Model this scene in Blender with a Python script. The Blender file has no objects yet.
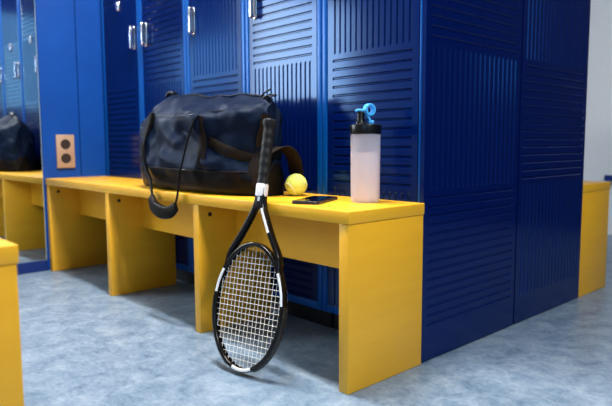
import bpy, bmesh, math, random
from mathutils import Vector, Matrix, noise
from mathutils.bvhtree import BVHTree
random.seed(4)
sc = bpy.context.scene
COL = sc.collection
PI = math.pi

# ------------------------------------------------------------------ materials
def mat(name, col, rough=.5, metal=0.0, spec=.5, coat=0.0, build=None):
    m = bpy.data.materials.new(name); m.use_nodes = True
    nt = m.node_tree; b = nt.nodes['Principled BSDF']
    b.inputs['Base Color'].default_value = (*col, 1)
    b.inputs['Roughness'].default_value = rough
    b.inputs['Metallic'].default_value = metal
    b.inputs['Specular IOR Level'].default_value = spec
    b.inputs['Coat Weight'].default_value = coat
    if build: build(nt, b)
    return m

def coords(nt, scale=(1, 1, 1)):
    t = nt.nodes.new('ShaderNodeTexCoord'); mp = nt.nodes.new('ShaderNodeMapping')
    mp.inputs['Scale'].default_value = scale
    nt.links.new(t.outputs['Object'], mp.inputs['Vector']); return mp.outputs['Vector']

def noise_tex(nt, vec, scale, detail=4, rough=.6, dist=0.0):
    n = nt.nodes.new('ShaderNodeTexNoise')
    n.inputs['Scale'].default_value = scale; n.inputs['Detail'].default_value = detail
    n.inputs['Roughness'].default_value = rough; n.inputs['Distortion'].default_value = dist
    nt.links.new(vec, n.inputs['Vector']); return n.outputs['Fac']

def ramp(nt, fac, stops):
    r = nt.nodes.new('ShaderNodeValToRGB'); e = r.color_ramp.elements
    e[0].position, e[0].color = stops[0][0], (*stops[0][1], 1)
    e[1].position, e[1].color = stops[-1][0], (*stops[-1][1], 1)
    for p, c in stops[1:-1]:
        x = e.new(p); x.color = (*c, 1)
    nt.links.new(fac, r.inputs['Fac']); return r.outputs['Color']

def bump(nt, b, fac, strength=.2, dist=.001):
    n = nt.nodes.new('ShaderNodeBump'); n.inputs['Strength'].default_value = strength
    n.inputs['Distance'].default_value = dist
    nt.links.new(fac, n.inputs['Height']); nt.links.new(n.outputs['Normal'], b.inputs['Normal'])

def mottled(scale, stops, bs=.15, bd=.0006, sc3=(1, 1, 1), detail=4, dist=0.0):
    def f(nt, b):
        v = coords(nt, sc3); n = noise_tex(nt, v, scale, detail, .6, dist)
        nt.links.new(ramp(nt, n, stops), b.inputs['Base Color'])
        if bs: bump(nt, b, n, bs, bd)
    return f

def floor_build(nt, b):
    v = coords(nt)
    n1 = noise_tex(nt, v, 13, 8, .74, .5)
    v2 = coords(nt, (1, 1.5, 1))
    n2 = noise_tex(nt, v2, 60, 6, .75, .8)
    v3 = coords(nt); n3 = noise_tex(nt, v3, 2.2, 3, .5)
    mx = nt.nodes.new('ShaderNodeMath'); mx.operation = 'MULTIPLY_ADD'
    mx.inputs[1].default_value = .55; nt.links.new(n1, mx.inputs[0])
    m2 = nt.nodes.new('ShaderNodeMath'); m2.operation = 'MULTIPLY'; m2.inputs[1].default_value = .32
    nt.links.new(n2, m2.inputs[0]); nt.links.new(m2.outputs[0], mx.inputs[2])
    m3 = nt.nodes.new('ShaderNodeMath'); m3.operation = 'MULTIPLY_ADD'; m3.inputs[1].default_value = .13
    nt.links.new(n3, m3.inputs[0]); nt.links.new(mx.outputs[0], m3.inputs[2])
    c = ramp(nt, m3.outputs[0], [(.36, (.055, .10, .165)), (.46, (.145, .215, .30)), (.54, (.22, .295, .38)), (.66, (.36, .43, .50))])
    nt.links.new(c, b.inputs['Base Color'])
    bump(nt, b, n2, .08, .0005)

M = {}
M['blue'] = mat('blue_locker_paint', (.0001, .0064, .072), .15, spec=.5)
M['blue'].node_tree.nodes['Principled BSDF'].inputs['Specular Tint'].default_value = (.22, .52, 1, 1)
M['blue_frame'] = mat('paler_blue_frame', (.001, .065, .31), .28, spec=.5)  # posts and rails get a paler blue than the doors
M['blue_frame'].node_tree.nodes['Principled BSDF'].inputs['Specular Tint'].default_value = (.22, .52, 1, 1)
M['blue_panel'] = mat('blue_laminate', (.003, .075, .40), .42, spec=.3,
    build=mottled(6, [(.3, (.002, .050, .27)), (.7, (.002, .062, .32))], 0))
M['blue_dark'] = mat('blue_skirting', (.002, .02, .15), .4)
M['night'] = mat('added_dark_board', (.002, .005, .022), .5)
M['plinth'] = mat('black_plinth', (.004, .005, .01), .6)
M['yellow'] = mat('yellow_laminate', (.80, .43, .012), .42,
    build=mottled(3, [(.3, (.80, .39, .012)), (.7, (.86, .435, .018))], .05, .0004, (1, 1, 8)))
M['bolt'] = mat('dark_bolt', (.01, .008, .006), .5)
M['floor'] = mat('blue_grey_linoleum', (.4, .48, .56), .36, spec=.4, build=floor_build)
M['white'] = mat('white_wall_paint', (.66, .70, .73), .75, build=mottled(30, [(.3, (.65, .69, .72)), (.7, (.67, .71, .74))], .1, .0005))
M['grey'] = mat('grey_wall_paint', (.22, .24, .27), .8)
M['ceil'] = mat('ceiling_white', (.42, .43, .45), .8)
M['mirror'] = mat('mirror_glass', (.74, .80, .84), .02, 1.0)
M['glass_edge'] = mat('mirror_edge', (.5, .65, .7), .2)
M['chrome'] = mat('chrome', (.88, .88, .9), .14, 1.0)
M['recess'] = mat('handle_recess', (.02, .03, .07), .35)
M['socket'] = mat('brown_socket_plastic', (.42, .22, .12), .45, build=mottled(70, [(.3, (.38, .24, .155)), (.7, (.45, .29, .20))], .05))
M['socket_hole'] = mat('socket_well', (.025, .013, .01), .5)
def navy(nt, b):
    v = coords(nt); n = noise_tex(nt, v, 28, 5, .65)
    nt.links.new(ramp(nt, n, [(.3, (.002, .005, .016)), (.7, (.005, .011, .032))]), b.inputs['Base Color'])
    w = noise_tex(nt, coords(nt), 900, 2, .5)
    bump(nt, b, w, .25, .0008)
M['navy'] = mat('navy_nylon', (.012, .022, .06), 0.54, spec=.14, build=navy)
M['navy'].node_tree.nodes['Principled BSDF'].inputs['Specular Tint'].default_value = (.6, .75, 1, 1)
M['leather'] = mat('dark_coated_fabric', (.014, .012, .012), .4, spec=.14,
    build=mottled(16, [(.35, (.002, .002, .003)), (.56, (.004, .0035, .004)), (.75, (.022, .010, .005))], .3, .001))
M['webbing'] = mat('brown_black_webbing', (.03, .02, .014), .75, spec=.15,
    build=mottled(300, [(.3, (.004, .003, .0022)), (.7, (.021, .012, .007))], .5, .001))
M['black_web'] = mat('black_webbing', (.010, .010, .014), .6, spec=.12, build=mottled(400, [(.3, (.003, .003, .0045)), (.7, (.010, .0095, .011))], .4, .0008))
M['zip'] = mat('black_zip', (.008, .008, .01), .4)
M['frame_black'] = mat('racket_black_lacquer', (.003, .003, .0035), .2, spec=.35)
M['racket_white'] = mat('racket_white_lacquer', (.80, .80, .80), .3)
M['bumper'] = mat('bumper_plastic', (.012, .011, .010), .5, build=mottled(120, [(.45, (.008, .008, .008)), (.62, (.02, .017, .014)), (.72, (.35, .26, .18))], 0))
M['string'] = mat('string_white', (.86, .83, .76), .4)
M['grip'] = mat('black_grip_tape', (.012, .012, .013), .5, spec=.2, build=mottled(500, [(.3, (.006, .006, .007)), (.7, (.015, .015, .016))], .4, .0006))
M['tape'] = mat('white_collar', (.80, .78, .78), .55)
M['felt'] = mat('tennis_felt', (.72, .66, .12), .9,
    build=mottled(420, [(.3, (.54, .61, .07)), (.7, (.74, .84, .20))], .9, .0015))
M['seam'] = mat('ball_seam', (.80, .78, .52), .7)
M['phone'] = mat('phone_black_glass', (.004, .004, .006), .08)
M['phone_body'] = mat('phone_dark_case', (.02, .015, .02), .35)
M['lens'] = mat('phone_lens', (.01, .01, .012), .05)
M['lid'] = mat('black_lid_plastic', (.003, .003, .0035), .3, spec=.3)
M['sky_blue'] = mat('sky_blue_plastic', (.03, .36, .88), .3, build=mottled(60, [(.3, (.06, .42, .93)), (.7, (.08, .46, .95))], 0))
def milky(name, col, mixfac, rough=.35):
    m = bpy.data.materials.new(name); m.use_nodes = True
    nt = m.node_tree; b = nt.nodes['Principled BSDF']; out = nt.nodes['Material Output']
    b.inputs['Base Color'].default_value = (*col, 1); b.inputs['Roughness'].default_value = rough
    n = noise_tex(nt, coords(nt), 40, 3, .5)
    bump(nt, b, n, .05, .0005)
    tr = nt.nodes.new('ShaderNodeBsdfTranslucent'); tr.inputs['Color'].default_value = (*col, 1)
    tp = nt.nodes.new('ShaderNodeBsdfTransparent'); tp.inputs['Color'].default_value = (.97, .96, 1, 1)
    m1 = nt.nodes.new('ShaderNodeMixShader'); m1.inputs[0].default_value = .45
    m2 = nt.nodes.new('ShaderNodeMixShader'); m2.inputs[0].default_value = mixfac
    nt.links.new(b.outputs[0], m1.inputs[1]); nt.links.new(tr.outputs[0], m1.inputs[2])
    nt.links.new(m1.outputs[0], m2.inputs[1]); nt.links.new(tp.outputs[0], m2.inputs[2])
    nt.links.new(m2.outputs[0], out.inputs['Surface'])
    return m
M['bottle'] = milky('frosted_plastic', (.88, .88, .97), .5)
M['liquid'] = milky('cloudy_drink', (.86, .79, .80), .04, .5)
def emit(name, col, s):
    m = bpy.data.materials.new(name); m.use_nodes = True; nt = m.node_tree
    nt.nodes.remove(nt.nodes['Principled BSDF'])
    e = nt.nodes.new('ShaderNodeEmission'); e.inputs['Color'].default_value = (*col, 1); e.inputs['Strength'].default_value = s
    nt.links.new(e.outputs[0], nt.nodes['Material Output'].inputs['Surface']); return m
M['daylight'] = emit('daylit_window_pane', (.86, .94, 1), 13)
M['daylight_soft'] = emit('shaded_window_pane', (.30, .60, 1), 4.6)
M['glow_far'] = emit('added_far_glow', (.28, .66, 1), 2.6)  # emission of the pane added in the right wall

# ------------------------------------------------------------------ mesh helpers
def link(name, me, m, parent=None, smooth=None):
    me.materials.append(m) if m and not me.materials else None
    if smooth is not None:
        me.shade_smooth(); me.set_sharp_from_angle(angle=math.radians(smooth))
    o = bpy.data.objects.new(name, me); COL.objects.link(o)
    if parent: o.parent = parent
    return o

class MB:
    def __init__(s): s.v = []; s.f = []
    def add(s, vs, fs):
        n = len(s.v); s.v += [tuple(x) for x in vs]; s.f += [tuple(i + n for i in q) for q in fs]; return s
    def box(s, a, b, bev=0.0, seg=2, mtx=None):
        bm = bmesh.new(); bmesh.ops.create_cube(bm, size=1)
        for v in bm.verts:
            v.co = Vector([(a[i] + b[i]) / 2 + v.co[i] * abs(b[i] - a[i]) for i in range(3)])
        if bev: bmesh.ops.bevel(bm, geom=bm.edges[:], offset=bev, segments=seg, affect='EDGES', profile=.5)
        bm.verts.index_update()
        vs = [(mtx @ v.co) if mtx else v.co.copy() for v in bm.verts]
        s.add(vs, [[v.index for v in f.verts] for f in bm.faces]); bm.free(); return s
    def lathe(s, prof, n=40, mtx=None, close=False):
        vs = []; fs = []
        for r, z in prof:
            for k in range(n):
                a = 2 * PI * k / n; p = Vector((r * math.cos(a), r * math.sin(a), z)); vs.append(mtx @ p if mtx else p)
        m = len(prof)
        for i in range(m - 1 if not close else m):
            for k in range(n):
                j = (i + 1) % m
                fs.append((i * n + k, i * n + (k + 1) % n, j * n + (k + 1) % n, j * n + k))
        if not close:
            if prof[0][0] > 1e-6: fs.append(tuple(range(n))[::-1])
            if prof[-1][0] > 1e-6: fs.append(tuple((m - 1) * n + k for k in range(n)))
        s.add(vs, fs); return s
    def sweep(s, pts, sect, sides, closed=False, caps=True):
        """pts: centres; sides: per point side vector; sect: list of (a,b) in (side, side x tangent)"""
        n = len(pts); vs = []; fs = []
        for i, p in enumerate(pts):
            p = Vector(p)
            if closed: t = Vector(pts[(i + 1) % n]) - Vector(pts[i - 1])
            else: t = Vector(pts[min(i + 1, n - 1)]) - Vector(pts[max(i - 1, 0)])
            t.normalize(); sd = Vector(sides[i] if isinstance(sides, list) else sides)
            sd = (sd - t * sd.dot(t)).normalized(); nn = sd.cross(t)
            for a, b in (sect(i / max(1, n - 1)) if callable(sect) else sect): vs.append(p + sd * a + nn * b)
        k = len(vs) // n
        for i in range(n if closed else n - 1):
            j = (i + 1) % n
            for q in range(k):
                r = (q + 1) % k; fs.append((i * k + q, i * k + r, j * k + r, j * k + q))
        if caps and not closed:
            fs.append(tuple(range(k))[::-1]); fs.append(tuple((n - 1) * k + q for q in range(k)))
        s.add(vs, fs); return s
    def build(s, name, m, parent=None, smooth=None):
        me = bpy.data.meshes.new(name); me.from_pydata(s.v, [], s.f)
        bm = bmesh.new(); bm.from_mesh(me); bmesh.ops.recalc_face_normals(bm, faces=bm.faces[:]); bm.to_mesh(me); bm.free()
        me.update(); return link(name, me, m, parent, smooth)

def rrect(w, h, r, n=3):
    out = []
    for cx, cy, a0 in ((w/2-r, h/2-r, 0), (-w/2+r, h/2-r, 90), (-w/2+r, -h/2+r, 180), (w/2-r, -h/2+r, 270)):
        for k in range(n + 1):
            a = math.radians(a0 + 90 * k / n); out.append((cx + r * math.cos(a), cy + r * math.sin(a)))
    return out
def circ(r, n=10): return [(r * math.cos(2*PI*k/n), r * math.sin(2*PI*k/n)) for k in range(n)]
def spline(P, n=8, closed=False):
    P = [Vector(p) for p in P]; out = []; N = len(P)
    rng = range(N if closed else N - 1)
    for i in rng:
        g = (lambda k: P[k % N]) if closed else (lambda k: P[max(0, min(N - 1, k))])
        p0, p1, p2, p3 = g(i - 1), g(i), g(i + 1), g(i + 2)
        for j in range(n):
            t = j / n
            out.append(.5 * ((2*p1) + (p2 - p0)*t + (2*p0 - 5*p1 + 4*p2 - p3)*t*t + (-p0 + 3*p1 - 3*p2 + p3)*t**3))
    if not closed: out.append(P[-1])
    return out

def thing(name, label, cat, loc=(0, 0, 0), rz=0.0, group=None):
    o = bpy.data.objects.new(name, None); COL.objects.link(o); o.empty_display_size = .1
    o.location = loc; o.rotation_euler = (0, 0, rz); tag(o, label, cat, group); return o
def tag(o, label, cat, group=None):
    o['label'] = label; o['category'] = cat
    if group: o['group'] = group
def struct(o): o['kind'] = 'structure'; return o

# ------------------------------------------------------------------ layout
XW = -1.996                 # plane of the mirror wall
D = .30                     # locker front plane
W = .3946; X0 = -.001       # locker width, right end of the row
H = .45

# ------------------------------------------------------------------ setting
struct(MB().box((-6, -4, -.05), (5.2, 6, 0)).build('floor', M['floor']))
struct(MB().box((-6, -4, 2.75), (5.2, 6, 2.8)).build('ceiling', M['ceil']))
struct(MB().box((-6, 3.12, 0), (5.2, 3.22, 2.75)).build('wall_back', M['white']))
struct(MB().box((.25, 3.06, 0.001), (4.2, 3.119, 2.749)).build('dark_reflection_board', M['night']))  # added out of view to darken reflections in the locker side
w = MB()
ry0, ry1, rz0, rz1 = -1.75, -.9, 1.1, 2.5
w.box((4.2, -4, 0), (4.3, ry0, 2.75)); w.box((4.2, ry1, 0), (4.3, 3.12, 2.75))
w.box((4.2, ry0, 0), (4.3, ry1, rz0)); w.box((4.2, ry0, rz1), (4.3, ry1, 2.75))
struct(w.build('wall_right', M['grey']))
p3 = struct(MB().box((4.28, ry0, rz0), (4.29, ry1, rz1)).build('added_glow_pane', M['glow_far']))  # added glowing pane, brightens the lockers reflected in the mirror
fr = MB()
for a, b in (((ry0, rz0), (ry0 + .04, rz1)), ((ry1 - .04, rz0), (ry1, rz1)), ((ry0, rz0), (ry1, rz0 + .04)), ((ry0, rz1 - .04), (ry1, rz1))):
    fr.box((4.22, a[0], a[1]), (4.278, b[0], b[1]))
fr.build('window_frame', M['white'], p3)
w = MB()
vx0, vx1, vz0, vz1 = 1.3, 3.6, 1.35, 2.2
w.box((-2.12, -3.5, 0), (vx0, -3.4, 2.75)); w.box((vx1, -3.5, 0), (4.2, -3.4, 2.75))
w.box((vx0, -3.5, 0), (vx1, -3.4, vz0)); w.box((vx0, -3.5, vz1), (vx1, -3.4, 2.75))
struct(w.build('wall_front', M['grey']))
p2 = struct(MB().box((vx0, -3.49, vz0), (vx1, -3.48, vz1)).build('window_2', M['daylight_soft']))
fr = MB()
for a, b in (((vx0, vz0), (vx0 + .04, vz1)), ((vx1 - .04, vz0), (vx1, vz1)), ((vx0, vz0), (vx1, vz0 + .04)), ((vx0, vz1 - .04), (vx1, vz1)), ((2.23, vz0), (2.27, vz1))):
    fr.box((a[0], -3.478, a[1]), (b[0], -3.41, b[1]))
fr.build('window_frame', M['white'], p2)
# the mirror wall, with an opening for the window further along
w = MB()
wy0, wy1, wz0, wz1 = -1.62, -.66, .86, 1.62
w.box((-2.12, wy1, 0), (-2.012, 1.0, 2.75)); w.box((-2.12, -3.4, 0), (-2.012, wy0, 2.75))
w.box((-2.12, wy0, 0), (-2.012, wy1, wz0)); w.box((-2.12, wy0, wz1), (-2.012, wy1, 2.75))
struct(w.build('wall_left', M['white']))
pn = struct(MB().box((-2.10, wy0, wz0), (-2.09, wy1, wz1)).build('window_1', M['daylight']))
fr = MB()
for a, b in (((wy0, wz0), (wy0 + .03, wz1)), ((wy1 - .03, wz0), (wy1, wz1)), ((wy0, wz0), (wy1, wz0 + .015)), ((wy0, wz1 - .03), (wy1, wz1))):
    fr.box((-2.088, a[0], a[1]), (-2.03, b[0], b[1]))
fo = fr.build('window_frame', M['white'], pn)
# blue boards beside the lockers
struct(MB().box((-2.012, -.004, .002), (XW, .178, 2.6), .0015, 1).build('trim_1', M['blue_panel']))
struct(MB().box((-2.012, .180, .002), (XW + .004, .33, 2.6), .0015, 1).build('trim_2', M['blue_panel']))
struct(MB().box((-2.011, .335, .002), (-1.978, .80, 2.6)).build('gap_shade_filler', M['plinth']))  # black box stands in for the shade in the gap beside the lockers
struct(MB().box((-2.012, -1.9, .0), (XW + .003, -.006, .052), .003, 2).build('baseboard_left', M['blue_dark']))

mr = thing('wall_mirror', 'tall frameless mirror on the wall at the end of the bench, reflecting the lockers', 'mirror', (XW, -.29, .054))
MB().box((-.015, -.27, 0), (-.0005, .283, 2.3), .0006, 1).build('mirror_edge', M['glass_edge'], mr)
MB().add([(0, -.268, .002), (0, .281, .002), (0, .281, 2.298), (0, -.268, 2.298)], [(0, 1, 2, 3)]).build('mirror_glass', M['mirror'], mr)

so = thing('wall_socket', 'brown double power socket on the blue board above the bench end', 'socket', (XW, .103, .578))
MB().box((.0002, -.044, -.081), (.011, .044, .081), .003, 2).build('cover_plate', M['socket'], so, 40)
for dz in (.034, -.034):
    mt = Matrix.Translation((.0112, 0, dz)) @ Matrix.Rotation(PI/2, 4, 'Y')
    MB().lathe([(.0245, 0), (.0235, .0015), (.021, .0005), (.020, -.004), (0, -.004)], 28, mt).build('socket_well', M['socket_hole'], so, 40)
    for dy in (-.0095, .0095):
        pass

# far rail
rail = thing('wall_rail', 'dark blue rail fixed along the pale far wall behind the yellow bench end', 'rail', (-.58, 3.12, .36))
MB().box((0, -.05, 0), (.80, -.03, .038), .004).build('rail_board', M['blue_dark'], rail)
for x in (.1, .7): MB().box((x, -.031, .005), (x + .04, -.0005, .033)).build('bracket', M['plinth'], rail)

# ------------------------------------------------------------------ lockers
def ribbed(mb, U0, U1, V0, V1, T, blocks, f, n_v, pitch_h=.0262, dep=.0036, hw=.0042):
    """plate with stamped grooves; f(u,v,d) maps to 3-D, d = out of the face"""
    c = .007
    def grid(us, vs, dfun):
        n = len(us); vv = [f(u, v, dfun(i, j)) for j, v in enumerate(vs) for i, u in enumerate(us)]
        ff = [(j*n+i, j*n+i+1, (j+1)*n+i+1, (j+1)*n+i) for j in range(len(vs)-1) for i in range(n-1)]
        mb.add(vv, ff)
    flat = lambda i, j: 0.0
    v = V0
    mu = .020
    for (b0, b1, kind) in blocks:
        b1 = min(b1, V1)
        if b0 > v: grid([U0, U1], [v, b0], flat)
        if kind == 'H':
            k = max(1, int(round((b1 - b0) / pitch_h)))
            p = (b1 - b0) / k; vs = [b0]
            for q in range(k):
                m = b0 + p * (q + .5); vs += [m - hw, m - hw*.25, m + hw*.25, m + hw]
            vs.append(b1)
            c2 = .0035
            us = [U0, U0 + mu, U0 + mu + c2, U1 - mu - c2, U1 - mu, U1]
            grid(us, vs, lambda i, j: -dep if (i in (2, 3) and (j - 1) % 4 in (1, 2) and 0 < j < len(vs) - 1) else 0.0)
        else:
            p = (U1 - U0 - 2 * mu) / n_v; us = [U0]
            for q in range(n_v):
                m = U0 + mu + p * (q + .5); us += [m - hw, m - hw*.25, m + hw*.25, m + hw]
            us.append(U1)
            vs = [b0, b0 + c, b1 - c, b1]
            grid(us, vs, lambda i, j: -dep if (j in (1, 2) and (i - 1) % 4 in (1, 2) and 0 < i < len(us) - 1) else 0.0)
        v = b1
    if v < V1: grid([U0, U1], [v, V1], flat)
    # sides and back
    A = [(U0, V0), (U1, V0), (U1, V1), (U0, V1)]
    vs = [f(u, w_, 0) for u, w_ in A] + [f(u, w_, -T) for u, w_ in A]
    mb.add(vs, [(0, 1, 5, 4), (1, 2, 6, 5), (2, 3, 7, 6), (3, 0, 4, 7), (4, 5, 6, 7)])
    return mb

def raw(mb, name, m, parent):      # keep face winding as given
    me = bpy.data.meshes.new(name); me.from_pydata(mb.v, [], mb.f); me.update()
    return link(name, me, m, parent)

BL = [(.094, .474), (.481, .874), (.881, 1.274), (1.281, 1.670)]
def blocks(first, z0): return [(a - z0, b - z0, 'HV'[(k + (first == 'V')) % 2]) for k, (a, b) in enumerate(BL)]

def stadium(w, h, n=8):
    r = w / 2; out = []
    for k in range(n + 1): a = PI * k / n; out.append((r * math.cos(a), h/2 - r + r * math.sin(a)))
    for k in range(n + 1): a = PI + PI * k / n; out.append((r * math.cos(a), -h/2 + r + r * math.sin(a)))
    return out
def extrude(mb, poly, f, d0, d1, bev=0.0):
    """prism of a 2-D outline between depths d0<d1 (f maps (u,v,d)); small chamfer at d1"""
    n = len(poly); cu = sum(p[0] for p in poly)/n; cv = sum(p[1] for p in poly)/n
    w_ = max(abs(p[0] - cu) for p in poly)
    def sh(p, e): 
        L = math.hypot(p[0]-cu, p[1]-cv); return (p[0] - (p[0]-cu)/L*e, p[1] - (p[1]-cv)/L*e)
    rings = [[f(u, v, d0) for u, v in poly], [f(u, v, d1 - bev) for u, v in poly]]
    if bev: rings.append([f(*sh(p, bev*.35), d1 - bev*.3) for p in poly]); rings.append([f(*sh(p, bev), d1) for p in poly])
    vs = [x for r in rings for x in r]; fs = []
    for i in range(len(rings) - 1):
        for k in range(n): fs.append((i*n+k, i*n+(k+1) % n, (i+1)*n+(k+1) % n, (i+1)*n+k))
    fs.append(tuple(range(n))[::-1]); fs.append(tuple((len(rings)-1)*n+k for k in range(n)))
    mb.add(vs, fs)

def locker(xr, yf, face, label, first, handle_side='left', side_first=None, depth=.51, group=None, detail=True, ajar=0.0):
    """xr: the unit's right side; yf: front plane; face -1 = front looks to -y"""
    t = thing('locker', label, 'locker', (xr, yf, 0), 0, group)
    s = -face
    def B(mb, a, b, bev=0, seg=2):
        a = (a[0], a[1]*s, a[2]); b = (b[0], b[1]*s, b[2])
        return mb.box((min(a[0], b[0]), min(a[1], b[1]), a[2]), (max(a[0], b[0]), max(a[1], b[1]), b[2]), bev, seg)
    post = .0215
    xo = -.0135 if side_first else -.0008; xi = -W + .0008
    sx = 0.0
    b = MB()
    B(b, (xi + .001, .022, .07), (sx + xo - .001, depth, 1.8))                     # carcass
    B(b, (xi, .0, .07), (xi + post, .03, 1.8), .0045, 3)                          # frame posts
    pr_ = post - (.0127 if side_first else 0)
    B(b, (xo - pr_, .0, .07), (xo, .03, 1.8), .0040, 3)
    B(b, (xi + post - .002, .0015, .07), (xo - pr_ + .002, .03, .0955), .003, 2)     # bottom rail
    B(b, (xi + post - .002, .0015, 1.722), (xo - pr_ + .002, .03, 1.8), .003, 2)
    b.build('body', M['blue_frame'], t, 40)
    p = MB(); B(p, (xi + .005, .05, .0005), (sx + xo - .005, depth - .01, .07)); p.build('plinth', M['plinth'], t)
    d = MB(); x0 = xi + post + .003; x1 = xo - pr_ - .003
    yo = .003 * s
    f = lambda u, v, dd: (u, yo - dd * s, v + .0985)
    ribbed(d, x0, x1, 0, 1.62, .018, blocks(first, .0985), f, 14)
    do = raw(d, 'door', M['blue'], t)
    if detail:
        hx = (x0 + .034) if handle_side == 'left' else (x1 - .026)
        h = MB(); g = lambda u, v, dd: (hx + u, yo - dd * s, 1.098 + v)
        extrude(h, stadium(.030, .110), g, .0, .007, .002)
        ho = h.build('handle', M['chrome'], do, 50)
        h = MB(); extrude(h, stadium(.0205, .098), g, .0072, .0078)
        h.build('handle_recess', M['recess'], ho)
        h = MB()
        g2 = lambda u, v, dd: (hx + u + .003, yo - dd * s, 1.098 + v)
        extrude(h, stadium(.0150, .104), g2, .018, .027, .004)
        for q in (-1, 1):
            extrude(h, [(a * 1, b_ + q * .043) for a, b_ in stadium(.012, .013)], g2, .0078, .020)
        h.build('handle_grip', M['chrome'], ho, 60)
        lx = (x0 + x1) / 2 + (-.005 if handle_side != 'left' else .0)
        k = MB(); g3 = lambda u, v, dd: (lx + u, yo - dd * s, 1.264 + v)
        extrude(k, stadium(.026, .050), g3, .0, .006, .002)
        extrude(k, circ(.010, 20), lambda u, v, dd: g3(u, v + .011, dd), .006, .013, .002)
        extrude(k, circ(.009, 20), lambda u, v, dd: g3(u, v - .013, dd), .006, .011, .002)
        k.build('lock', M['chrome'], do, 50)
    if side_first:
        sd = MB(); hg = 1.796
        if s > 0: f2 = lambda u, v, dd: (dd - .0008, u + .0, v + .004)
        else:     f2 = lambda u, v, dd: (dd - .0008, -(depth - u) + .0, v + .004)
        ribbed(sd, 0, depth, 0, hg, .012, blocks(side_first, .004), f2, 18, dep=.003)
        raw(sd, 'side_panel', M['blue'], t)
    return t

G = 'blue lockers behind the long bench'
locker(X0, D, -1, 'blue metal locker directly behind the water bottle, at the corner of the block', 'V', side_first='H', group=G)
locker(X0 - W, D, -1, 'blue metal locker behind the tennis ball, next to the corner locker', 'H', group=G)
locker(X0 - 2*W, D, -1, 'blue metal locker behind the middle of the duffel bag, third from the corner', 'V', group=G)
locker(X0 - 3*W, D, -1, 'blue metal locker behind the bag end furthest from the racket', 'H', group=G)
locker(X0 - 4*W, D, -1, 'blue metal locker beside the socket board, furthest from the block corner', 'V', 'right', group=G)
locker(X0, D + 1.028, 1, 'blue locker backing onto the corner locker, its ribbed flank beside the far yellow bench', 'V', side_first='V')

# ------------------------------------------------------------------ benches
def bench(label, loc, rz, L, depth=.30, h=H, group='yellow locker room benches'):
    t = thing('bench', label, 'bench', loc, rz, group)
    tk = .031; tp = .032; e = .003
    MB().box((-L, 0, h - tk), (0, depth - .001, h), .0022, 2).build('bench_top', M['yellow'], t, 40)
    b = (L - 2*e - tp) / 3
    for k in range(4):
        x1 = -e - k * b
        p = MB().box((x1 - tp, .003, 0.0005), (x1, depth - .002, h - tk - .0006), .0016, 2).build('side_panel', M['yellow'], t, 40)
        if k > 0:
            mt = Matrix.Translation((x1, .046, h - .064)) @ Matrix.Rotation(PI/2, 4, 'Y')
            MB().lathe([(.0072, 0.0), (.0072, .0016), (.006, .0024), (.0032, .0024), (.003, .0008), (0, .0008)], 18, mt).build('bolt', M['bolt'], p, 40)
        if k < 3:
            MB().box((x1 - b + .0004, .148, .266), (x1 - tp - .0004, .168, h - tk - .0005), .001, 1).build('apron', M['yellow'], t)
    return t
bench('long yellow bench under the duffel bag and water bottle', (.003, 0, 0), 0, 1.992)
bench('yellow bench in the foreground opposite the mirror, only its end in view', (-1.988, -.714, 0), PI, 1.93)
bench('yellow bench behind the locker block, its end beside the pale wall', (0, 1.331, 0), 0, 1.99, .272, .447)

# ------------------------------------------------------------------ tennis racket
P0 = Vector((-.283, -.112, .0035)); dirz = Vector((-.052, .2035, .977)).normalized()
RL = .688
yaw = math.radians(8)
xr_ = Vector((math.cos(yaw), math.sin(yaw), 0)); xr_ = (xr_ - dirz * xr_.dot(dirz)).normalized()
yr_ = dirz.cross(xr_)
rk = thing('tennis_racket', 'black and white tennis racket standing head down, leaning on the bench front edge', 'racket')
rk.matrix_world = Matrix(((xr_.x, yr_.x, dirz.x, P0.x), (xr_.y, yr_.y, dirz.y, P0.y), (xr_.z, yr_.z, dirz.z, P0.z), (0, 0, 0, 1)))
HC, HA, HB = .178, .167, .1235
def egg(a, grow=0.0):
    """a=0 at the tip (z low), going round"""
    z = HC - (HA + grow) * math.cos(a)
    wdt = (HB + grow) * math.sin(a)
    wdt *= 1 - .06 * math.cos(a) * 0 - .05 * max(0, -math.cos(a))**2
    return Vector((wdt, 0, z))
fm = MB()
n = 96
ring = [egg(2*PI*k/n) for k in range(n)]
sec = rrect(.022, .0115, .0045, 3)
fm.sweep(ring, sec, (0, 1, 0), closed=True)
# throat: from the shoulders of the head to the shaft
def arm(sg):
    a = math.radians(128)
    p = egg(a)
    pts = spline([(sg*p.x, 0, p.z), (sg*.088, 0, .318), (sg*.058, 0, .365), (sg*.031, 0, .412), (sg*.0115, 0, .455), (sg*.0085, 0, .50)], 7)
    return pts
for sg in (-1, 1):
    pts = arm(sg)
    fm.sweep(pts, rrect(.022, .0135, .005, 3), (0, 1, 0))
fm.box((-.014, -.011, .440), (.014, .011, .510), .005, 3)
fm.build('frame', M['frame_black'], rk, 40)
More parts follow.
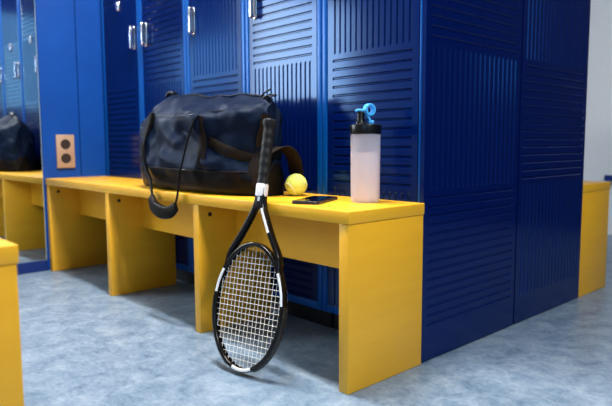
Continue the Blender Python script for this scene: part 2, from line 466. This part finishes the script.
# bumper guard around the tip, white stripes
def band(name, m, a0, a1, w_, t_, off=.0, side=0, k=26):
    pts = [egg(math.radians(a0 + (a1 - a0) * i / k), off) for i in range(k + 1)]
    if side < 0: pts = [Vector((-p.x, p.y, p.z)) for p in pts]
    return MB().sweep(pts, rrect(w_, t_, .002, 2), (0, 1, 0)).build(name, m, rk, 40)
band('bumper_guard', M['bumper'], 22, 95, .016, .004, .0068, 1)
band('bumper_guard', M['bumper'], 22, 95, .016, .004, .0068, -1)
band('tip_stripe', M['racket_white'], -12, 20, .0230, .0090, -.001)
band('shoulder_stripe', M['racket_white'], 96, 126, .0230, .0080, .0, 1)
band('shoulder_stripe', M['racket_white'], 99, 124, .0230, .0075, -.0015, -1)
for sg, i0, i1 in ((1, 16, 27),):
    pts = arm(sg)[i0:i1]
    MB().sweep(pts, rrect(.0228, .0100, .003, 2), (0, 1, 0)).build('throat_stripe', M['racket_white'], rk, 40)
MB().box((-.002, -.0118, .462), (.006, -.0108, .474)).build('shaft_mark', M['racket_white'], rk)
# strings
ia, ib = HA - .004, HB - .004
sm = MB()
def string(p, q, r=.00062): sm.sweep([p, (Vector(p) + Vector(q)) / 2, q], circ(r, 6), (0, 1, 0) if abs(Vector(p).y - Vector(q).y) < .5 else (1, 0, 0))
for k in range(16):
    x = -.1075 + .215 * k / 15
    zz = ia * math.sqrt(max(0, 1 - (x / ib)**2))
    ys = .0007 if k % 2 else -.0007
    string((x, ys, HC - zz), (x, ys, HC + zz * (.985)))
for k in range(19):
    z = HC - .142 + .272 * k / 18
    xx = ib * math.sqrt(max(0, 1 - ((z - HC) / ia)**2)) * (1 - .05 * max(0, (z - HC) / HA)**2)
    ys = -.0007 if k % 2 else .0007
    string((-xx, ys, z), (xx, ys, z))
sm.build('strings', M['string'], rk, 60)
# grip with wrap ridges
g = MB(); zg0, zg1 = .508, RL
pts = [(0, 0, zg0 + (zg1 - .012 - zg0) * i / 72) for i in range(73)]
def gsec(t):
    r = .0158 + .0006 * math.sin(t * 72 * .55) + (.0026 * max(0, (t - .90) / .1)**1.5)
    return [(r * 1.08 * math.cos(2*PI*k/8 + PI/8), r * .98 * math.sin(2*PI*k/8 + PI/8)) for k in range(8)]
g.sweep(pts, gsec, (1, 0, 0))
go = g.build('grip', M['grip'], rk, 55)
MB().lathe([(.019, RL - .014), (.0197, RL - .010), (.0197, RL - .003), (.0175, RL), (0, RL)], 8).build('butt_cap', M['grip'], rk, 30)
MB().sweep([(0, 0, .476), (0, 0, .481), (0, 0, .503), (0, 0, .510)], lambda t: circ(.0163 + (.0008 if 0 < t < 1 else 0), 16), (1, 0, 0)).build('grip_collar', M['tape'], rk, 50)

# ------------------------------------------------------------------ tennis ball
bc = Vector((-.4126, .2056, H))
bl = thing('tennis_ball', 'yellow tennis ball on the bench beside the racket grip', 'ball', bc)
bl.rotation_euler = (0, 0, 0)
r = .0345
bm = bmesh.new(); bmesh.ops.create_icosphere(bm, subdivisions=4, radius=r)
for v in bm.verts:
    v.co = v.co * (1 + .006 * noise.noise(v.co * 260)); v.co.z += r
me = bpy.data.meshes.new('felt'); bm.to_mesh(me); bm.free(); link('felt', me, M['felt'], bl, 180)
rot = Matrix.Rotation(math.radians(40), 3, 'Z') @ Matrix.Rotation(math.radians(70), 3, 'X')
pts = []
for k in range(120):
    t = 2*PI*k/120; a_, b_ = .75, .25
    p = Vector((a_*math.cos(t) + b_*math.cos(3*t), a_*math.sin(t) - b_*math.sin(3*t), 2*math.sqrt(a_*b_)*math.sin(2*t)))
    pts.append(rot @ (p.normalized() * (r + .0002)) + Vector((0, 0, r)))
MB().sweep(pts, circ(.0011, 6), [Vector(p) - Vector((0, 0, r)) for p in pts], closed=True).build('seam', M['seam'], bl, 60)

# ------------------------------------------------------------------ phone
ph = thing('phone', 'black phone lying flat on the bench between the ball and the water bottle', 'phone')
lx_ = Vector((-.43, .902, 0)).normalized(); sx_ = Vector((-.902, -.43, 0)).normalized()
Bc = Vector((-.163, .060, 0)); LW, LH = .0785, .168
ctr = Bc + sx_ * LW/2 + lx_ * LH/2
ph.location = (ctr.x, ctr.y, H); ph.rotation_euler = (0, 0, math.atan2(lx_.y, lx_.x))
pb = MB(); extrude(pb, rrect(LH, LW, .011, 6), lambda u, v, d: (u, v, d), .0004, .0088, .0016)
pbo = pb.build('case', M['phone_body'], ph, 40)
pb = MB(); extrude(pb, rrect(LH - .006, LW - .006, .009, 6), lambda u, v, d: (u, v, d), .0088, .0093, .0002)
pb.build('screen', M['phone'], ph, 40)
pb = MB(); extrude(pb, rrect(.012, .0015, .0007, 3), lambda u, v, d: (-.02 + u, -LW/2 - d, .0048 + v), -.0005, .0007); pb.build('side_button', M['phone_body'], ph)

# ------------------------------------------------------------------ water bottle
bx, by = -.131, .209
wb = thing('water_bottle', 'frosted shaker bottle with black lid and blue loop standing on the bench', 'bottle', (bx, by, H), math.radians(47.2))
R = .0405
MB().lathe([(0, .0012), (R - .006, .0006), (R - .0025, .002), (R - .0012, .006), (R - .0008, .02), (R, .185), (R, .190), (0, .190)], 56).build('bottle_body', M['bottle'], wb, 50)
MB().lathe([(0, .0062), (R - .008, .0066), (R - .0052, .0085), (R - .0042, .02), (R - .0030, .136), (0, .136)], 48).build('drink', M['liquid'], wb, 50)
MB().lathe([(R + .0018, .186), (R + .0022, .188), (R + .0026, .2075), (R + .0016, .2105), (R - .004, .2118), (R - .008, .2128), (.012, .2150), (0, .2150)], 56).build('lid', M['lid'], wb, 40)
MB().lathe([(.0155, .213), (.0125, .219), (.0105, .224), (.0095, .243), (.0085, .246), (0, .246)], 28, Matrix.Translation((-.0135, 0, 0))).build('spout', M['lid'], wb, 40)
lv = spline([(-.028, 0, .2475), (-.020, 0, .2505), (-.006, 0, .2485), (.004, 0, .237), (.012, 0, .222), (.019, 0, .2165)], 6)
lb = MB().sweep(lv, rrect(.018, .0065, .002, 2), (0, 1, 0))
lb.box((.007, -.0095, .2125), (.023, .0095, .223), .003, 2)
lb.build('flip_lever', M['sky_blue'], wb, 50)
mt = Matrix.Translation((.0095, -.001, .2515)) @ Matrix.Rotation(math.radians(28), 4, 'Z') @ Matrix.Rotation(PI/2, 4, 'X')
MB().lathe([(.0158, -.0085), (.0168, -.0065), (.0168, .0065), (.0158, .0085), (.0104, .0085), (.0094, .0065), (.0094, -.0065), (.0104, -.0085)], 36, mt, close=True).build('carry_loop', M['sky_blue'], wb, 50)

# ------------------------------------------------------------------ duffel bag
bag = thing('duffel_bag', 'navy and black duffel bag on the bench with a strap hanging over the edge', 'bag', (-.826, .155, H + .001))
SEC = [(-.70, 0), (-.93, .035), (-1.0, .12), (-1.02, .235), (-1.0, .40), (-.96, .56), (-.88, .70), (-.72, .815), (-.42, .91), (-.12, .975), (0, 1.0),
       (.12, .975), (.42, .91), (.72, .815), (.88, .70), (.96, .56), (1.0, .40), (1.02, .235), (1.0, .12), (.93, .035), (.70, 0)]
sec2 = [Vector((a, b, 0)) for a, b in spline([(a, b, 0) for a, b in SEC], 3) and SEC]
secp = [(p.x, max(0, p.y)) for p in spline([(a, b, 0) for a, b in SEC], 6)]
NS = len(secp)
def hgt(u): 
    pts = [(-1, .270), (-.9, .296), (-.74, .322), (-.55, .345), (-.35, .338), (0, .325), (.35, .320), (.7, .316), (.93, .312), (1, .300)]
    for (a, ha), (b, hb) in zip(pts, pts[1:]):
        if u <= b: 
            t = (u - a) / (b - a); t = t*t*(3-2*t); return ha + (hb - ha) * t
    return pts[-1][1]
HL, HD = .368, .128
cre = [((.02, .80), (.45, .70), .020, .10), ((.45, .70), (.92, .80), .018, .09), ((.45, .70), (.52, .28), .014, .09), ((-.75, .72), (-.35, .20), .014, .10),
       ((-.55, .82), (-.05, .55), .012, .09), ((.55, .50), (.95, .28), -.014, .09), ((-.15, .35), (.35, .25), .012, .08), ((.1, .6), (.4, .45), -.012, .08), ((-.9, .6), (-.8, .2), .010, .07)]
rc = random.Random(11)
for _ in range(30):
    ua, ha = rc.uniform(-.95, .95), rc.uniform(.2, .95); an = rc.choice([rc.uniform(.5, 1.2), rc.uniform(1.8, 2.7), rc.uniform(-.3, .3)]); L_ = rc.uniform(.15, .5)
    cre.append(((ua, ha), (ua + L_ * math.cos(an), max(.18, min(1, ha - L_ * math.sin(an)))), rc.choice([1, 1, -1]) * rc.uniform(.003, .0065), rc.uniform(.035, .07)))
def crease(u, h):
    s_ = 0
    for (a, b, amp, w_) in cre:
        A = Vector((a[0]*.9, a[1])); Bv = Vector((b[0]*.9, b[1])); P = Vector((u*.9, h)); d = Bv - A
        t = max(0, min(1, (P - A).dot(d) / d.dot(d))); q = (P - (A + d*t)).length
        if q < w_ * 1.6: s_ += amp * max(0, 1 - q / (w_ * 1.6))
    return s_
us = []
NU = 130
rows = []
for i in range(NU + 1):
    u = math.sin(PI/2 * (-1 + 2 * i / NU))
    s_ = (1 - min(1, abs(u))**3.4)**(1/1.9)
    s_ = max(s_, .30)
    rows.append((u * HL, u, s_))
caps_l = [(-HL - .003, -1, .22), (-HL - .005, -1, .14), (-HL - .006, -1, .06)]
caps_r = [(HL + .003, 1, .22), (HL + .005, 1, .14), (HL + .006, 1, .06)]
rows = caps_l[::-1] + rows + caps_r
V = []; F = []; info = []
for (x, u, s_) in rows:
    h = hgt(u)
    sz = 1 if s_ >= .3 else (s_ / .3)
    for d, k in secp:
        z = k * h
        if sz < 1: z = h * .40 + (z - h * .40) * sz; 
        z = max(z, .0) if sz == 1 else max(z, .004)
        V.append(Vector((x + (.02 * (k - .5) * (-.9 if u < 0 else .25) * (-1) if abs(u) > .7 else 0), d * HD * s_, z))); info.append((u, k, d, sz))
nr = len(rows)
for i in range(nr - 1):
    for k in range(NS):
        j = (k + 1) % NS
        F.append((i*NS + k, i*NS + j, (i+1)*NS + j, (i+1)*NS + k))
F.append(tuple(range(NS))[::-1]); F.append(tuple((nr-1)*NS + k for k in range(NS)))
me = bpy.data.meshes.new('tmp'); me.from_pydata(V, [], F)
bm = bmesh.new(); bm.from_mesh(me); bmesh.ops.recalc_face_normals(bm, faces=bm.faces[:]); bm.normal_update(); bm.verts.ensure_lookup_table()
NV = [v.normal.copy() for v in bm.verts]; F = [tuple(v.index for v in f.verts) for f in bm.faces]; bm.free(); bpy.data.meshes.remove(me)
P = []
for v, nn, (u, k, d, sz) in zip(V, NV, info):
    a = min(1, max(0, (k - .10) / .2))
    q = v * 7
    rid = 1 - abs(noise.noise(Vector((q.x, q.y*.7, q.z)) + Vector((3.1, 0, 0)))) * 2
    rid2 = 1 - abs(noise.noise(v * 16 + Vector((0, 7, 0)))) * 2
    disp = a * (.012 * (rid - .6) + .002 * (rid2 - .6))
    disp += crease(u, k) * (1 if d < 0.2 else .5) * a * 1.3
    disp += .002 * noise.noise(v * 20) * (1 if k > .03 else 0)
    p = v + nn * disp; p.z = max(p.z, 0.0); p.y = min(p.y, .1385)
    P.append(p)
base_f = [f for f in F if all(info[i][1] <= .245 for i in f) and len(f) == 4]
body_f = [f for f in F if f not in set(base_f)]
def sub(name, faces, m, off=0.0, smooth=60):
    ids = sorted({i for f in faces for i in f}); mp = {i: q for q, i in enumerate(ids)}
    me = bpy.data.meshes.new(name)
    vs = []
    for i in ids:
        p = P[i] + NV[i] * off; p.z = max(p.z, 0); p.y = min(p.y, .1395); vs.append(p)
    me.from_pydata(vs, [], [tuple(mp[i] for i in f) for f in faces]); me.update()
    return link(name, me, m, bag, smooth)
sub('bag_body', F, M['navy'], 0, 50)
sub('base_panel', base_f, M['leather'], .0025)
bvh = BVHTree.FromPolygons(P, F)
O = Vector((-.826, .155, H + .001))
def front(x, z, off=.004):       # world x,z -> local point on the bag's front
    loc, nr_, i_, d_ = bvh.ray_cast(Vector((x - O.x, -1, z - O.z)), Vector((0, 1, 0)))
    if loc is None:
        return Vector((x - O.x, -.13, z - O.z))
    return loc + Vector((0, -off, 0))
def endp(y, z, off=.004):        # on the bag's right end
    loc, nr_, i_, d_ = bvh.ray_cast(Vector((1, y - O.y, z - O.z)), Vector((-1, 0, 0)))
    if loc is None: return Vector((.36, y - O.y, z - O.z))
    return loc + Vector((off, 0, 0))
def topz(x, y, off=.003):
    loc, nr_, i_, d_ = bvh.ray_cast(Vector((x - O.x, y - O.y, 1)), Vector((0, 0, -1)))
    return loc + Vector((0, 0, off))
def smoothed(pts, it=3):
    for _ in range(it):
        pts = [pts[0]] + [(pts[i-1] + pts[i]*2 + pts[i+1]) / 4 for i in range(1, len(pts)-1)] + [pts[-1]]
    return pts
def strap(name, pts, w_, m, side, t_=.003, sm_=7):
    return MB().sweep(smoothed([Vector(p) for p in pts], sm_), rrect(w_, t_, .001, 1), side).build(name, m, bag, 50)
# piping along the top of the base
ridx = min(range(NS), key=lambda k: abs(secp[k][1] - .24) + (0 if secp[k][0] < 0 else 9))
pl = [P[i*NS + ridx] + NV[i*NS + ridx] * .003 for i in range(len(caps_l), nr - len(caps_r))]
MB().sweep(smoothed(pl, 1), circ(.0024, 8), (0, 0, 1)).build('piping', M['leather'], bag, 60)
# zip along the ridge and its tabs
zl = [topz(O.x + HL * u, .155 + .004) for u in [-.80 + 1.74 * k / 40 for k in range(41)]]
zp = strap('zip', zl, .022, M['zip'], (0, 1, 0), .003, 4)
e1 = zl[-1]; e0 = zl[0]
strap('zip_tab', [e1 + Vector((-.02, -.004, .004)), e1 + Vector((.004, -.006, .010)), e1 + Vector((.030, -.004, .006))], .018, M['zip'], (0, 1, .3), .004, 0)
strap('zip_pull', [e1 + Vector((-.035, -.008, .006)), e1 + Vector((-.012, -.010, .017)), e1 + Vector((.020, -.012, .026))], .007, M['zip'], (0, 1, 0), .003, 0)
a0 = topz(-1.055, .15)
strap('zip_tab', [a0 + Vector((.03, 0, .004)), a0 + Vector((.012, 0, .014)), a0 + Vector((-.012, 0, .012)), a0 + Vector((-.022, 0, -.004))], .022, M['zip'], (0, 1, 0), .008, 1)
# top seam line on the front
MB().sweep(smoothed([front(x, z, .0005) for x, z in [(-1.12 + .62 * k / 30, .722 - .018 * math.sin(PI * k / 30)) for k in range(31)]], 2), circ(.0018, 6), (0, 0, 1)).build('seam_piping', M['zip'], bag, 60)
# sewn webbing down the front
def fr_line(x0, z0, x1, z1, n_=14, off=.004): return [front(x0 + (x1 - x0)*k/n_, z0 + (z1 - z0)*k/n_, off) for k in range(n_ + 1)]
strap('front_webbing', fr_line(-.632, .698, -.650, .535), .040, M['webbing'], (1, 0, 0))
strap('front_webbing', fr_line(-1.02, .722, -1.04, .535), .036, M['webbing'], (1, 0, 0))
strap('side_webbing', fr_line(-.628, .618, -.478, .556), .034, M['webbing'], (.3, 0, 1))
# carry handle hanging over the bench edge
hl = [front(-1.005, .722, .006), front(-1.01, .69, .010), front(-1.01, .64, .010), front(-1.005, .58, .010), front(-1.0, .53, .010), front(-.985, .49, .012)]
hl += [Vector((-.918 - O.x, -.016 - O.y, .462 - O.z)), Vector((-.902 - O.x, -.020 - O.y, .425 - O.z)), Vector((-.885 - O.x, -.022 - O.y, .400 - O.z))]
strap('carry_handle', spline(hl, 4), .020, M['black_web'], (.8, -.6, 0), .005, 8)
hr = [front(-.636 - .092*k/8, .700 - .19*k/8, .006) for k in range(9)]
ym = min(p.y for p in hr)
hr = [hr[0]] + [Vector((p.x, min(p.y, hr[0].y + (ym - .004 - hr[0].y) * min(1, k / 2.5)), p.z)) for k, p in enumerate(hr) if k]
hr += [Vector((-.742 - O.x, -.012 - O.y, .470 - O.z)), Vector((-.738 - O.x, -.020 - O.y, .440 - O.z)), Vector((-.752 - O.x, -.022 - O.y, .408 - O.z))]
strap('carry_handle', spline(hr, 4), .020, M['black_web'], (.8, -.6, 0), .005, 12)
pd = spline([(-.912 - O.x, -.020 - O.y, .430 - O.z), (-.884 - O.x, -.024 - O.y, .400 - O.z), (-.835 - O.x, -.026 - O.y, .386 - O.z), (-.785 - O.x, -.026 - O.y, .386 - O.z), (-.744 - O.x, -.022 - O.y, .408 - O.z)], 8)
MB().sweep(pd, lambda t: rrect(.012 + .012 * math.sin(PI * t) , .030 + .014 * math.sin(PI * min(1, t * 1.0)), .005, 3), (0, 1, 0)).build('handle_pad', M['leather'], bag, 50)
# loop of webbing on the end of the bag
lp = [Vector(p) - O for p in ((-.486, .090, .486), (-.482, .094, .52), (-.470, .106, .562), (-.452, .130, .590), (-.436, .165, .600), (-.428, .192, .588), (-.430, .214, .560), (-.444, .236, .520), (-.458, .256, .475))]
strap('end_strap', spline(lp, 5), .052, M['webbing'], (.9, .25, 0), .004, 1)
strap('end_webbing', [endp(.118, .70 - .1 * k / 10, .004) for k in range(11)], .036, M['webbing'], (0, 1, 0))

# ------------------------------------------------------------------ lights
def area(name, loc, aim, sx, sy, e, col=(1, 1, 1)):
    l = bpy.data.lights.new(name, 'AREA'); l.shape = 'RECTANGLE'; l.size = sx; l.size_y = sy; l.energy = e; l.color = col
    o = bpy.data.objects.new(name, l); COL.objects.link(o); o.location = loc
    o.rotation_euler = (Vector(aim) - Vector(loc)).to_track_quat('-Z', 'Y').to_euler(); return o
area('ceiling_lamp_over_bench', (-.45, -.14, 2.70), (-.45, -.14, 0), 1.0, .18, 90, (1, .97, .93))
area('ceiling_lamp_over_aisle', (2.2, -.40, 2.70), (1.6, -.38, 0), .3, .10, 66, (1, .97, .93))
area('ceiling_lamp_far', (1.2, 2.2, 2.70), (1.2, 2.2, 0), .3, 1.2, 6, (.95, .98, 1))
wl = bpy.data.worlds.new('World'); sc.world = wl; wl.use_nodes = True
wl.node_tree.nodes['Background'].inputs[0].default_value = (.75, .85, 1, 1)
wl.node_tree.nodes['Background'].inputs[1].default_value = .4

# ------------------------------------------------------------------ camera
cd = bpy.data.cameras.new('camera'); cam = bpy.data.objects.new('camera', cd); COL.objects.link(cam)
cam.location = (.9552, -1.0176, .6104); cam.rotation_mode = 'XYZ'; cam.rotation_euler = (1.4714, .004, .824)
cd.sensor_width = 36; cd.lens = 594.4034 / 612 * 36; cd.clip_start = .02
cd.dof.use_dof = True; cd.dof.focus_distance = 1.62; cd.dof.aperture_fstop = 3.0
sc.camera = cam
sc.view_settings.view_transform = 'Standard'; sc.view_settings.look = 'None'
sc.view_settings.gamma = 1; sc.view_settings.exposure = 0.33; sc.view_settings.use_curve_mapping = False
sc.cycles.use_denoising = True
sc.cycles.max_bounces = 10; sc.cycles.transparent_max_bounces = 12
